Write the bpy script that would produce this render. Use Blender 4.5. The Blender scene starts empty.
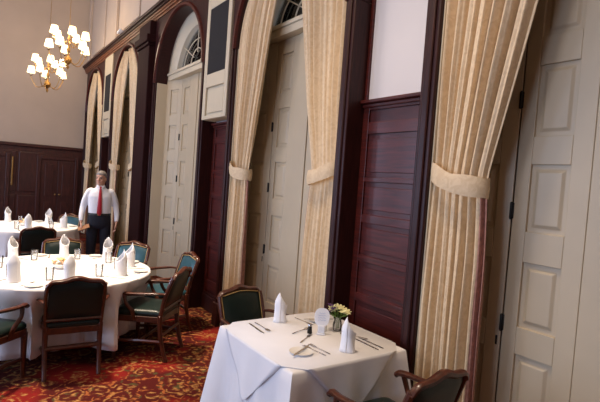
import bpy, bmesh, math, random
from mathutils import Vector, Matrix, Euler
C = bpy.context.scene.collection
PI = math.pi
rnd = random.Random(7)

# ------------------------------------------------------------------ materials
def nmat(name):
    m = bpy.data.materials.new(name); m.use_nodes = True
    nt = m.node_tree; b = nt.nodes['Principled BSDF']
    return m, nt, b
def N(nt, t, **k):
    n = nt.nodes.new(t)
    for a, v in k.items():
        if hasattr(n, a): setattr(n, a, v)
    return n
def simple(name, col, rough=.5, metal=0., coat=0., noise=0., nscale=20., bump=0., bscale=200., spec=.5, stretch=None):
    m, nt, b = nmat(name)
    b.inputs['Roughness'].default_value = rough; b.inputs['Metallic'].default_value = metal
    b.inputs['Coat Weight'].default_value = coat; b.inputs['Coat Roughness'].default_value = .12
    b.inputs['Specular IOR Level'].default_value = spec
    tc = N(nt, 'ShaderNodeTexCoord'); vec = tc.outputs['Object']
    if stretch:
        mp = N(nt, 'ShaderNodeMapping'); mp.inputs['Scale'].default_value = stretch
        nt.links.new(vec, mp.inputs['Vector']); vec = mp.outputs['Vector']
    nz = N(nt, 'ShaderNodeTexNoise'); nz.inputs['Scale'].default_value = nscale; nz.inputs['Detail'].default_value = 4
    nt.links.new(vec, nz.inputs['Vector'])
    cr = N(nt, 'ShaderNodeValToRGB')
    lo = [c*(1-noise) for c in col]; hi = [min(1, c*(1+noise)) for c in col]
    cr.color_ramp.elements[0].color = (*lo, 1); cr.color_ramp.elements[1].color = (*hi, 1)
    cr.color_ramp.elements[0].position = .3; cr.color_ramp.elements[1].position = .7
    nt.links.new(nz.outputs['Fac'], cr.inputs['Fac']); nt.links.new(cr.outputs['Color'], b.inputs['Base Color'])
    if bump:
        n2 = N(nt, 'ShaderNodeTexNoise'); n2.inputs['Scale'].default_value = bscale
        nt.links.new(tc.outputs['Object'], n2.inputs['Vector'])
        bp = N(nt, 'ShaderNodeBump'); bp.inputs['Strength'].default_value = bump; bp.inputs['Distance'].default_value = .004
        nt.links.new(n2.outputs['Fac'], bp.inputs['Height']); nt.links.new(bp.outputs['Normal'], b.inputs['Normal'])
    return m

M = {}
M['red_wood'] = simple('mahogany_panel', (.066, .0085, .005), .42, coat=.12, spec=.35, noise=.45, nscale=7, stretch=(1, .6, 9))
M['dark_wood'] = simple('dark_mahogany_casing', (.030, .0065, .0055), .45, coat=.04, spec=.25, noise=.4, nscale=7, stretch=(9, 9, .8))
M['lit_frieze_wood'] = simple('lit_frieze_mahogany', (.17, .052, .018), .45, coat=.1, noise=.4, nscale=7, stretch=(9, .8, 9))  # brighter than the cornice: chandelier light from below put into the colour
M['pilaster_wood'] = simple('pilaster_mahogany', (.024, .006, .006), .75, noise=.4, spec=.12, nscale=7, stretch=(9, 9, .8))
M['far_wood'] = simple('far_mahogany', (.05, .010, .007), .45, coat=.15, noise=.4, nscale=6, stretch=(6, 6, .8))
M['door_paint'] = simple('cream_door_paint', (.53, .43, .285), .45, noise=.03, nscale=3)
M['plaster'] = simple('beige_plaster', (.52, .415, .325), .85, noise=.04, nscale=2, bump=.1)
M['white_panel'] = simple('pale_plaster_panel', (.66, .61, .58), .7, noise=.02, nscale=2)
M['cream_trim'] = simple('cream_trim_paint', (.60, .51, .36), .5, noise=.03, nscale=3)
M['grille'] = simple('black_speaker_cloth', (.012, .011, .012), .9, noise=.3, nscale=300, bump=.3, bscale=600)
M['chair_wood'] = simple('chair_mahogany', (.065, .015, .006), .3, coat=.2, noise=.4, nscale=9, stretch=(4, 4, 4))
M['leather'] = simple('green_leather', (.004, .013, .011), .38, coat=.08, spec=.35, noise=.15, nscale=12, bump=.12, bscale=260)
M['teal_leather'] = simple('teal_leather', (.008, .055, .080), .4, coat=.1, noise=.15, nscale=12, bump=.12, bscale=260)
M['piping'] = simple('glint_piping', (.45, .30, .12), .4, noise=.1)  # pale gold of the piping includes reflected light along the chair backs
M['brass'] = simple('brass', (.42, .25, .09), .4, metal=1., noise=.1)
M['black_iron'] = simple('black_hinge_iron', (.02, .018, .016), .45, metal=.6, noise=.1)
M['silver'] = simple('silver_cutlery', (.55, .52, .50), .22, metal=1., noise=.05)
M['linen'] = simple('white_linen', (.80, .79, .80), .8, noise=.02, nscale=6, bump=.08, bscale=500)
M['napkin'] = simple('white_napkin', (.82, .82, .84), .75, noise=.02, nscale=9, bump=.06, bscale=400)
M['china'] = simple('white_china', (.80, .79, .76), .18, noise=.01, coat=.3)
M['card'] = simple('white_card', (.84, .84, .86), .5, noise=.01)
M['print'] = simple('faint_blue_print', (.45, .50, .66), .6, noise=.05)
M['skin'] = simple('skin', (.55, .30, .21), .5, noise=.08, nscale=30)
M['hair'] = simple('grey_hair', (.20, .18, .17), .6, noise=.3, nscale=60, bump=.5, bscale=120)
M['shirt'] = simple('white_shirt_cotton', (.78, .79, .84), .7, noise=.02, nscale=14)
M['trousers'] = simple('navy_trousers', (.006, .007, .016), .8, noise=.2, nscale=30)
M['tie'] = simple('red_silk_tie', (.40, .010, .025), .35, noise=.15, nscale=40)
M['shoe'] = simple('black_shoe_leather', (.01, .01, .01), .3, coat=.3, noise=.1)
M['eye'] = simple('dark_eye', (.03, .02, .02), .2, noise=.1)
M['lip'] = simple('lip', (.38, .14, .11), .5, noise=.1)
M['folder'] = simple('brown_folder_leather', (.22, .09, .035), .5, noise=.2, nscale=40)
M['petal'] = simple('pale_yellow_petals', (.74, .70, .36), .6, noise=.2, nscale=40)
M['petal_orange'] = simple('peach_petals', (.80, .45, .25), .6, noise=.2, nscale=40)
M['green_leaf'] = simple('green_leaves', (.10, .20, .03), .5, noise=.3, nscale=30)
M['violet'] = simple('violet_petals', (.10, .03, .14), .6, noise=.3, nscale=40)
M['white_plastic'] = simple('white_plastic', (.75, .77, .82), .4, noise=.02)

def carpet():
    m, nt, b = nmat('red_floral_carpet')
    b.inputs['Roughness'].default_value = .95; b.inputs['Specular IOR Level'].default_value = .1
    L = nt.links.new
    tc = N(nt, 'ShaderNodeTexCoord')
    nz = N(nt, 'ShaderNodeTexNoise'); nz.inputs['Scale'].default_value = 7.; nz.inputs['Detail'].default_value = 4
    L(tc.outputs['Object'], nz.inputs['Vector'])
    mx = N(nt, 'ShaderNodeMix', data_type='VECTOR'); mx.inputs[0].default_value = .16
    L(tc.outputs['Object'], mx.inputs[4]); L(nz.outputs['Color'], mx.inputs[5])
    def ramp(src, stops):
        r = N(nt, 'ShaderNodeValToRGB'); e = r.color_ramp.elements
        e[0].position, e[0].color = stops[0][0], (*[stops[0][1]]*3, 1)
        e[1].position, e[1].color = stops[-1][0], (*[stops[-1][1]]*3, 1)
        for p, v in stops[1:-1]:
            k = e.new(p); k.color = (v, v, v, 1)
        L(src, r.inputs['Fac']); return r.outputs['Color']
    def vor(scale, feat='F1'):
        v = N(nt, 'ShaderNodeTexVoronoi', feature=feat); v.inputs['Scale'].default_value = scale
        L(mx.outputs[1], v.inputs['Vector']); return v.outputs['Distance']
    fine = N(nt, 'ShaderNodeTexNoise'); fine.inputs['Scale'].default_value = 22; L(tc.outputs['Object'], fine.inputs['Vector'])
    def mul(a, c):
        n = N(nt, 'ShaderNodeMath', operation='MULTIPLY'); L(a, n.inputs[0]); L(c, n.inputs[1]); return n.outputs[0]
    rings = ramp(vor(5.6), [(.10, 1), (.2, 0), (.30, 0), (.38, 1), (.46, 0)])
    leaf = ramp(vor(10.5), [(.24, 1), (.36, 0)])
    vine = mul(ramp(vor(5.6, 'DISTANCE_TO_EDGE'), [(.02, 1), (.06, 0)]), ramp(fine.outputs['Fac'], [(.44, 0), (.56, 1)]))
    dark = ramp(vor(2.2), [(.30, 0), (.48, 1)])
    brk = ramp(fine.outputs['Fac'], [(.40, 0), (.56, 1)])
    def mix(f, a, c):
        n = N(nt, 'ShaderNodeMix', data_type='RGBA')
        if hasattr(f, 'links'): L(f, n.inputs[0])
        else: n.inputs[0].default_value = f
        for v, i in ((a, 6), (c, 7)):
            if hasattr(v, 'links'): L(v, n.inputs[i])
            else: n.inputs[i].default_value = (*v, 1)
        return n.outputs[2]
    c = mix(dark, (.165, .010, .008), (.06, .007, .006))
    c = mix(mul(leaf, brk), c, (.055, .045, .018))
    c = mix(mul(rings, brk), c, (.34, .17, .055))
    c = mix(vine, c, (.26, .08, .025))
    L(c, b.inputs['Base Color'])
    bp = N(nt, 'ShaderNodeBump'); bp.inputs['Strength'].default_value = .3; bp.inputs['Distance'].default_value = .01
    f2 = N(nt, 'ShaderNodeTexNoise'); f2.inputs['Scale'].default_value = 180; L(tc.outputs['Object'], f2.inputs['Vector'])
    L(f2.outputs['Fac'], bp.inputs['Height']); L(bp.outputs['Normal'], b.inputs['Normal'])
    return m
M['carpet'] = carpet()

def damask():
    m, nt, b = nmat('gold_damask_curtain'); L = nt.links.new
    b.inputs['Roughness'].default_value = .62; b.inputs['Sheen Weight'].default_value = .2
    tc = N(nt, 'ShaderNodeTexCoord')
    w = N(nt, 'ShaderNodeTexNoise'); w.inputs['Scale'].default_value = 22; w.inputs['Detail'].default_value = 2; w.inputs['Distortion'].default_value = 1.2
    L(tc.outputs['Object'], w.inputs['Vector'])
    r = N(nt, 'ShaderNodeValToRGB'); e = r.color_ramp.elements
    e[0].position = .38; e[0].color = (.67, .49, .285, 1); e[1].position = .62; e[1].color = (.75, .57, .35, 1)
    L(w.outputs['Fac'], r.inputs['Fac']); L(r.outputs['Color'], b.inputs['Base Color'])
    n2 = N(nt, 'ShaderNodeTexNoise'); n2.inputs['Scale'].default_value = 120; L(tc.outputs['Object'], n2.inputs['Vector'])
    bp = N(nt, 'ShaderNodeBump'); bp.inputs['Strength'].default_value = .04; bp.inputs['Distance'].default_value = .003
    L(n2.outputs['Fac'], bp.inputs['Height']); L(bp.outputs['Normal'], b.inputs['Normal'])
    return m
M['damask'] = damask()
M['border'] = simple('rose_curtain_border', (.40, .19, .14), .7, noise=.25, nscale=40)

def glow(name, col, strength, base=(.8, .7, .5)):
    m, nt, b = nmat(name)
    b.inputs['Base Color'].default_value = (*base, 1); b.inputs['Roughness'].default_value = .7
    b.inputs['Emission Color'].default_value = (*col, 1); b.inputs['Emission Strength'].default_value = strength
    return m
M['lit_shade'] = glow('lit_lampshade', (1., .74, .40), 3.2)
def glass(name, tint=(1, 1, 1), mixf=.12):
    m = bpy.data.materials.new(name); m.use_nodes = True; nt = m.node_tree; nt.nodes.clear()
    o = N(nt, 'ShaderNodeOutputMaterial'); t = N(nt, 'ShaderNodeBsdfTransparent'); g = N(nt, 'ShaderNodeBsdfGlossy'); x = N(nt, 'ShaderNodeMixShader')
    t.inputs['Color'].default_value = (*tint, 1); g.inputs['Roughness'].default_value = .05
    fr = N(nt, 'ShaderNodeFresnel'); fr.inputs['IOR'].default_value = 1.5
    ad = N(nt, 'ShaderNodeMath', operation='ADD'); ad.inputs[1].default_value = mixf
    nt.links.new(fr.outputs[0], ad.inputs[0]); nt.links.new(ad.outputs[0], x.inputs[0])
    nt.links.new(t.outputs[0], x.inputs[1]); nt.links.new(g.outputs[0], x.inputs[2]); nt.links.new(x.outputs[0], o.inputs[0])
    return m
M['pane'] = glass('window_glass', (.93, .95, 1.)); M['tumbler'] = glass('drinking_glass', (.97, .98, .99), .08)

# ------------------------------------------------------------------ mesh helpers
def box(bm, x0, x1, y0, y1, z0, z1, mtx=None):
    v = [Vector((x, y, z)) for z in (z0, z1) for y in (y0, y1) for x in (x0, x1)]
    if mtx: v = [mtx @ p for p in v]
    v = [bm.verts.new(p) for p in v]
    for f in ((0, 2, 3, 1), (4, 5, 7, 6), (0, 1, 5, 4), (2, 6, 7, 3), (0, 4, 6, 2), (1, 3, 7, 5)):
        bm.faces.new([v[i] for i in f])
def catmull(pts, n=6):
    P = [Vector(p) for p in pts]; out = []
    for i in range(len(P)-1):
        a = P[i-1] if i else P[0]*2-P[1]; b, c = P[i], P[i+1]
        d = P[i+2] if i+2 < len(P) else P[-1]*2-P[-2]
        for k in range(n):
            t = k/n
            out.append(.5*((2*b)+(-a+c)*t+(2*a-5*b+4*c-d)*t*t+(-a+3*b-3*c+d)*t**3))
    out.append(P[-1]); return out
def lerpl(l, t):
    if not hasattr(l, '__len__'): return l
    f = t*(len(l)-1); i = min(int(f), len(l)-2); return l[i]+(l[i+1]-l[i])*(f-i)
def tube(bm, pts, r, seg=8, smooth=6, flat=1., up=None, square=False):
    """sweep along a smoothed path; r number or list; flat = ratio of the second axis"""
    P = catmull(pts, smooth) if smooth > 1 and len(pts) > 2 else [Vector(p) for p in pts]
    rings = []; n0 = None
    for i, p in enumerate(P):
        t = (P[min(i+1, len(P)-1)]-P[max(i-1, 0)]).normalized()
        if n0 is None:
            u = Vector(up) if up else (Vector((0, 0, 1)) if abs(t.z) < .9 else Vector((1, 0, 0)))
            n0 = (u-t*u.dot(t)).normalized()
        else:
            n0 = (n0-t*n0.dot(t)).normalized()
        b0 = t.cross(n0); rr = lerpl(r, i/(len(P)-1))
        ring = []
        for k in range(seg):
            a = 2*PI*(k+.5)/seg
            ca, sa = math.cos(a), math.sin(a)
            if square:
                q = max(abs(ca), abs(sa)); ca /= q; sa /= q
            ring.append(bm.verts.new(p+n0*(ca*rr*flat)+b0*(sa*rr)))
        rings.append(ring)
    for a, b in zip(rings, rings[1:]):
        for k in range(seg):
            bm.faces.new((a[k], a[(k+1) % seg], b[(k+1) % seg], b[k]))
    bm.faces.new(rings[0][::-1]); bm.faces.new(rings[-1])
def loft(bm, rings, cap=True):
    R = [[bm.verts.new(p) for p in r] for r in rings]; n = len(R[0])
    for a, b in zip(R, R[1:]):
        for k in range(n): bm.faces.new((a[k], a[(k+1) % n], b[(k+1) % n], b[k]))
    if cap: bm.faces.new(R[0][::-1]); bm.faces.new(R[-1])
def lathe(bm, prof, seg=20, c=(0, 0, 0), cap=True):
    loft(bm, [[(c[0]+r*math.cos(2*PI*k/seg), c[1]+r*math.sin(2*PI*k/seg), c[2]+z) for k in range(seg)] for r, z in prof], cap)
def ell(bm, c, r, seg=14, rot=None):
    m = Matrix.Translation(c) @ (rot.to_matrix().to_4x4() if rot else Matrix()) @ Matrix.Diagonal((*r, 1))
    bmesh.ops.create_uvsphere(bm, u_segments=seg, v_segments=max(6, seg*2//3), radius=1, matrix=m)
def prism(bm, poly, h, mtx=None):
    """2-D outline (x, y) extruded by h in z"""
    a = [Vector((x, y, 0)) for x, y in poly]; b = [Vector((x, y, h)) for x, y in poly]
    if mtx: a = [mtx @ p for p in a]; b = [mtx @ p for p in b]
    a = [bm.verts.new(p) for p in a]; b = [bm.verts.new(p) for p in b]; n = len(a)
    bm.faces.new(a[::-1]); bm.faces.new(b)
    for i in range(n): bm.faces.new((a[i], a[(i+1) % n], b[(i+1) % n], b[i]))
def obj(name, bm, mat, parent=None, smooth=True, bevel=0., loc=None, rot=None, bseg=2):
    bmesh.ops.recalc_face_normals(bm, faces=bm.faces)
    me = bpy.data.meshes.new(name); bm.to_mesh(me); bm.free()
    o = bpy.data.objects.new(name, me); C.objects.link(o)
    for m in (mat if isinstance(mat, (list, tuple)) else [mat]): me.materials.append(m)
    if smooth:
        for p in me.polygons: p.use_smooth = True
        try: me.set_sharp_from_angle(angle=math.radians(38))
        except Exception: pass
    if bevel:
        b = o.modifiers.new('bevel', 'BEVEL'); b.width = bevel; b.segments = bseg; b.limit_method = 'ANGLE'
    if parent: o.parent = parent
    if loc: o.location = loc
    if rot: o.rotation_euler = rot
    return o
def BM(): return bmesh.new()
def thing(name, label, cat, loc=(0, 0, 0), rz=0, group=None):
    o = bpy.data.objects.new(name, None); C.objects.link(o); o.empty_display_size = .1
    o.location = loc; o.rotation_euler = (0, 0, rz); o['label'] = label; o['category'] = cat
    if group: o['group'] = group
    return o
def tag(o, label, cat, group=None):
    o['label'] = label; o['category'] = cat
    if group: o['group'] = group
    return o
def struct(name, bm, mat, parent=None, bevel=0., smooth=False):
    o = obj(name, bm, mat, parent, smooth, bevel)
    if not parent: o['kind'] = 'structure'
    return o
def sroot(name, loc=(0, 0, 0), label=None):
    o = bpy.data.objects.new(name, None); C.objects.link(o); o.location = loc; o['kind'] = 'structure'
    if label: o['label'] = label
    return o
def dup(root, loc=None, rz=None, label=None, group=None, parent=None):
    kids = list(root.children)
    r = root.copy(); C.objects.link(r)
    if parent is not None: r.parent = parent
    if loc is not None: r.location = loc
    if rz is not None: r.rotation_euler = (0, 0, rz)
    if label: r['label'] = label
    if group: r['group'] = group
    for k in kids: dup(k, parent=r)
    return r

# ------------------------------------------------------------------ camera
YA, PT, RO = math.radians(35.283), math.radians(-2.215), math.radians(4.145)
r0 = Vector((math.cos(YA), -math.sin(YA), 0)); f0 = Vector((math.sin(YA), math.cos(YA), 0)); zz = Vector((0, 0, 1))
F = f0*math.cos(PT)+zz*math.sin(PT); U = zz*math.cos(PT)-f0*math.sin(PT)
R_ = r0*math.cos(RO)+U*math.sin(RO); U_ = U*math.cos(RO)-r0*math.sin(RO)
cd = bpy.data.cameras.new('camera'); cam = bpy.data.objects.new('camera', cd); C.objects.link(cam)
cd.sensor_width = 36; cd.lens = 36*463.34/600; cd.clip_start = .05
mw = Matrix((R_, U_, -F)).transposed().to_4x4(); mw.translation = (0, 0, 1.786); cam.matrix_world = mw
bpy.context.scene.camera = cam

# ------------------------------------------------------------------ room shell
S0, S1, XL, XW, H = -4.5, 14.1, -6., 2.9, 7.2
PER = 2.95
BAYS = [(2.03-1.97+PER*i, 2.03+PER*i) for i in range(5)]        # (near edge, far edge) of every opening
HW = .985; ZS = 3.3                                              # half width, spring line of the arches
bm = BM(); box(bm, XL, XW, S0, S1, -.1, 0); struct('floor', bm, M['carpet'])
bm = BM(); box(bm, XL-.2, 3.1, S0-.2, S1+.2, H, H+.15); struct('ceiling', bm, M['plaster'])
# long wall: backing with openings behind the fanlights, piers and the plaster above the cornice
bm = BM()
box(bm, XW, 3.1, S0, S1, 0, 3.45); box(bm, XW, 3.1, S0, S1, 4.4, H)
edges = [S0]+[e for b in BAYS for e in b]+[S1]
for a, b in zip(edges[0::2], edges[1::2]):
    box(bm, XW, 3.1, a, b, 3.45, 4.4); box(bm, 2.65, XW, a, b, 0, 4.4)
box(bm, 2.5, XW, S0, S1, 4.4, H)
for a, b in zip(edges[0::2], edges[1::2]):                        # flat raised strips of the upper wall
    box(bm, 2.44, 2.5, max(a+.05, S0), b-.05, 4.6, H)
for a, b in BAYS: box(bm, 2.47, 2.5, a+.35, b-.35, 4.75, 6.6)
struct('wall_right', bm, M['plaster'], bevel=.01)
bm = BM(); box(bm, XL-.2, XW, S1, S1+.2, 0, H); struct('wall_far', bm, M['plaster'])
bm = BM(); box(bm, XL-.2, 3.1, S0-.2, S0, 0, H); struct('wall_back', bm, M['plaster'])
# window wall opposite
WIN = [.7, 3.6, 6.5, 9.4, 12.2]
bm = BM(); box(bm, XL-.2, XL, S0, S1, 0, .5); box(bm, XL-.2, XL, S0, S1, 4.2, H)
e2 = [S0]+[v for w in WIN for v in (w-.9, w+.9)]+[S1]
for a, b in zip(e2[0::2], e2[1::2]): box(bm, XL-.2, XL, a, b, .5, 4.2)
struct('wall_left', bm, M['plaster'])

# arched casings
def arch_pts(c, r, n=24): return [(c+r*math.cos(PI*k/n), ZS+r*math.sin(PI*k/n)) for k in range(n+1)]
def casing(i, a, b):
    c = (a+b)/2; bm = BM(); W = .12; X0, X1 = 2.45, 2.66
    for s0, s1 in ((a-W, a), (b, b+W)):
        box(bm, X0, X1, s0, s1, 0, ZS)
        m = (s0+s1)/2; box(bm, X0-.018, X0, m-.028, m+.028, .3, ZS)
        box(bm, X0-.03, X0, s0-.005, s1+.005, 0, .28)
    n = 24; inn = arch_pts(c, HW, n); top = 4.4
    out = []
    for s, z in inn:
        dx, dz = s-c, z-ZS
        k = 1e9
        if abs(dx) > 1e-6: k = min(k, (HW+W)/abs(dx))
        if dz > 1e-6: k = min(k, (top-ZS)/dz)
        out.append((c+dx*k, ZS+dz*k))
    for X in (0,):
        vi = [[bm.verts.new((x, s, z)) for s, z in inn] for x in (X0, X1)]
        vo = [[bm.verts.new((x, s, z)) for s, z in out] for x in (X0, X1)]
        for k in range(n):
            for q in ((vi[0][k], vi[0][k+1], vo[0][k+1], vo[0][k]), (vi[1][k], vo[1][k], vo[1][k+1], vi[1][k+1]),
                      (vi[0][k], vi[1][k], vi[1][k+1], vi[0][k+1]), (vo[0][k], vo[0][k+1], vo[1][k+1], vo[1][k])):
                bm.faces.new(q)
        for s in (c-HW-W, c+HW+W):                                # spandrel corners
            pass
    o = struct('trim_%d' % (i+1), bm, M['dark_wood'], bevel=.012, smooth=True)
    bm = BM(); box(bm, X0+.03, X1, a, a+.012, 0, ZS); box(bm, X0+.03, X1, b-.012, b, 0, ZS); obj('jamb_lining', bm, M['cream_trim'], o, False, .003)
    bm = BM()
    prof = [(0, 0), (-.03, .012), (-.03, .05), (0, .065)]
    rings = []
    for k in range(n+1):
        th = PI*k/n
        rings.append([(X0+dx, c+(HW+dr)*math.cos(th), ZS+(HW+dr)*math.sin(th)) for dx, dr in prof])
    loft(bm, rings); obj('arch_moulding', bm, M['red_wood'], o)
    return o
for i, (a, b) in enumerate(BAYS): casing(i, a, b)
# cornice over the arches
bm = BM()
for x0, z0, z1 in ((2.37, 4.475, 4.51), (2.34, 4.51, 4.56)): box(bm, x0, 2.52, S0, S1, z0, z1)
cor = struct('trim_6', bm, M['dark_wood'], bevel=.008)
bm = BM()
for x0, z0, z1 in ((2.43, 4.36, 4.40), (2.41, 4.40, 4.44), (2.395, 4.44, 4.475)): box(bm, x0, 2.52, S0, S1, z0, z1)
obj('frieze_moulding', bm, M['lit_frieze_wood'], cor, False, .008)

# panelled doors in the bays
PZ = [(.42, .83), (1.0, 1.40), (1.59, 2.0), (2.17, 2.60), (2.77, 3.20)]
def panelled(bm, s0, s1, z0, z1, p0, p1, panels, mtx, th=.04):
    """door slab in local (s, depth, z): recessed fields with a sloped raised centre"""
    zs = [z0]+[v for p in panels for v in p]+[z1]
    box(bm, s0, p0, 0, th, z0, z1, mtx); box(bm, p1, s1, 0, th, z0, z1, mtx)
    for a, b in zip(zs[0::2], zs[1::2]): box(bm, p0, p1, 0, th, a, b, mtx)
    for a, b in panels:
        d0, m = .018, .028
        o = [(p0, d0, a), (p1, d0, a), (p1, d0, b), (p0, d0, b)]
        i = [(p0+m, d0, a+m), (p1-m, d0, a+m), (p1-m, d0, b-m), (p0+m, d0, b-m)]
        j = [(p0+m+.02, d0-.012, a+m+.02), (p1-m-.02, d0-.012, a+m+.02), (p1-m-.02, d0-.012, b-m-.02), (p0+m+.02, d0-.012, b-m-.02)]
        V = [[bm.verts.new(mtx @ Vector(p)) for p in r] for r in (o, i, j)]
        for r, q in zip(V, V[1:]):
            for k in range(4): bm.faces.new((r[k], r[(k+1) % 4], q[(k+1) % 4], q[k]))
        bm.faces.new(V[2])
def wallmtx(xa, sa, xb, sb):
    """local x runs from (xa,sa) to (xb,sb), local y goes into the wall"""
    d = Vector((xb-xa, sb-sa, 0)).normalized(); n = Vector((-d.y, d.x, 0))
    if n.x < 0: n = -n
    m = Matrix((d, n, Vector((0, 0, 1)))).transposed().to_4x4(); m.translation = (xa, sa, 0); return m
def door(i, a, b):
    c = (a+b)/2
    root = sroot('door_%d' % (i+1), (2.77, c, 0), 'cream panelled double doors in arched opening')
    T = Matrix.Translation((-2.77, -c, 0))
    hinge_s = .56
    for sg in (-1, 1):
        # one hinged leaf
        m = T @ wallmtx(2.77, c+sg*hinge_s, 2.77, c+sg*.12); L = hinge_s-.12
        bm = BM(); panelled(bm, .004, L-.004, .02, 3.36, .095, .325, PZ, m)
        leaf = obj('door_leaf', bm, M['door_paint'], root, False, .004)
        if sg > 0 or i < 1:
            for z in (1.0, 1.71, 2.40):
                bm = BM(); box(bm, -.012, .012, -.012, .004, z-.05, z+.05, m); tube(bm, [m @ Vector((0, -.012, z-.055)), m @ Vector((0, -.012, z+.055))], .008, 8, 1)
                obj('hinge', bm, M['black_iron'], leaf, True, .002)
            bm = BM(); box(bm, -.055, -.02, -.008, .004, .85, .91, m); obj('latch_plate', bm, M['black_iron'], root, True, .002)
        # splayed reveal
        m = T @ wallmtx(2.655, c+sg*HW, 2.77, c+sg*(hinge_s+.004)); L = math.hypot(.115, HW-hinge_s-.004)
        bm = BM(); panelled(bm, 0, L, 0, 3.36, .12, .34, PZ, m)
        obj('reveal_panel', bm, M['door_paint'], root, False, .004)
    bm = BM(); box(bm, -.012, .04, -.118, .118, 0, 3.36); obj('centre_post', bm, M['door_paint'], root, False, .006)
    bm = BM(); box(bm, -.11, .1, -HW+.01, HW-.01, 3.36, 3.5); box(bm, -.13, -.11, -HW+.01, HW-.01, 3.44, 3.48); obj('transom_bar', bm, M['cream_trim'], root, False, .008)
    # fanlight: cream ring, radial glazing bars, panes
    bm = BM(); n = 24; R1, R2 = HW-.005, .80; z0 = ZS
    rings = []
    th0 = math.asin(.2/HW)
    for k in range(n+1):
        th = th0+(PI-2*th0)*k/n
        rings.append([(dx, r*math.cos(th), z0+max(r*math.sin(th), .2)) for dx, r in ((-.1, R1), (-.1, R1-.07), (-.04, R2), (.06, R2), (.06, R1))])
    loft(bm, rings)
    for k in range(1, 4):
        th = PI*k/4; u = Vector((0, math.cos(th), math.sin(th)))
        tube(bm, [Vector((0, 0, z0+.2))+u*.2, Vector((0, 0, z0))+u*.82], .009, 4, 1)
    pts = [Vector((0, .26*math.cos(PI*k/12), z0+.2+.26*math.sin(PI*k/12))) for k in range(13)]
    tube(bm, pts, .009, 4, 1)
    pts = [Vector((0, .55*math.cos(PI*k/16), z0+.19+.42*math.sin(PI*k/16))) for k in range(17)]
    tube(bm, pts, .008, 4, 1)
    fan = obj('fanlight', bm, M['cream_trim'], root)
    bm = BM(); poly = [(.84*math.cos(PI*k/24), .84*math.sin(PI*k/24)) for k in range(25)]
    poly = [(y, max(z, .16)) for y, z in poly]
    prism(bm, poly, .006, Matrix(((0, 0, 1, .03), (1, 0, 0, 0), (0, 1, 0, z0), (0, 0, 0, 1))))
    obj('pane', bm, M['pane'], fan, False)
for i, (a, b) in enumerate(BAYS): door(i, a, b)

# piers: wainscot, cap, panel above
def pier(i, s0, s1):
    a, b = s0+.12, s1-.12
    bm = BM(); X = 2.65
    rails = [(0, .06), (.26, .40), (.85, .92), (1.18, 1.235), (1.50, 1.57), (1.835, 1.875), (2.225, 2.32), (2.42, 2.47)]
    for z0, z1 in rails: box(bm, X-.026, X, a+.07, b-.07, z0, z1)
    box(bm, X-.026, X, a, a+.07, 0, 2.45); box(bm, X-.026, X, b-.07, b, 0, 2.45)
    box(bm, X-.010, X, a+.07, b-.07, 0, 2.45)
    for (p, q), (r, t) in zip(rails[1:], rails[2:]):
        if r-q > .2: box(bm, X-.018, X-.010, a+.11, b-.11, q+.04, r-.04)
    o = struct('trim_%d' % (10+i), bm, M['red_wood'], bevel=.006)
    bm = BM(); box(bm, X-.05, X-.026, a, b, 0, .2); box(bm, X-.038, X-.026, a, b, .2, .24); obj('plinth', bm, M['dark_wood'], o, False, .006)
    bm = BM(); box(bm, X-.07, X, a, b, 2.47, 2.50); box(bm, X-.045, X, a, b, 2.44, 2.47); obj('cap_rail', bm, M['red_wood'], o, False, .008)
    bm = BM(); box(bm, X-.012, X, a+.035, b-.035, 2.5, 4.36); obj('plaster_panel', bm, M['white_panel'], o, False, .004)
    bm = BM()
    box(bm, X-.03, X, a, a+.035, 2.5, 4.38); box(bm, X-.03, X, b-.035, b, 2.5, 4.38)
    obj('panel_frame', bm, M['red_wood'], o, False, .006)
PIERS = [(BAYS[k][1], BAYS[k+1][0]) for k in range(4)]
for k, (s0, s1) in enumerate(PIERS): pier(k, s0, s1)
def grille(s0, s1, label):
    a, b = s0+.135, s1-.135; c = (a+b)/2; h = (b-a)/2
    t = thing('speaker_cabinet', label, 'speaker cabinet', (2.62, c, 2.52), 0, 'wall speaker cabinets')
    bm = BM(); X = -.19
    box(bm, X+.03, 0, -h, h, 0, 1.84)
    zr = [(0, .05), (.41, .58), (1.42, 1.84)]
    for z0, z1 in zr: box(bm, X, X+.03, -h+.09, h-.09, z0, z1)
    for y0, y1 in ((-h, -h+.09), (h-.09, h)): box(bm, X, X+.03, y0, y1, 0, 1.84)
    obj('cabinet_frame', bm, M['cream_trim'], t, False, .008)
    bm = BM(); box(bm, X+.012, X+.03, -h+.12, h-.12, .08, .38); obj('lower_panel', bm, M['cream_trim'], t, False, .008)
    bm = BM(); box(bm, X+.004, X+.03, -h+.09, h-.09, .58, 1.42); obj('grille_cloth', bm, M['grille'], t, False, .004)
grille(*PIERS[1], 'nearer white framed wall cabinet with tall black grille, beside the bare arched door')
grille(*PIERS[3], 'small far white wall cabinet with black grille between the two distant arched curtain bays')
# full pilaster on the third pier
s0, s1 = PIERS[2]
bm = BM(); a, b = s0+.17, s1-.17
box(bm, 2.36, 2.62, a, b, .3, 3.95); box(bm, 2.33, 2.62, a-.03, b+.03, 0, .3)
box(bm, 2.33, 2.62, a-.03, b+.03, 3.95, 4.0); box(bm, 2.30, 2.62, a-.06, b+.06, 4.0, 4.12); box(bm, 2.36, 2.62, a, b, 4.12, 4.37)
struct('trim_20', bm, M['pilaster_wood'], bevel=.012)

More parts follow.
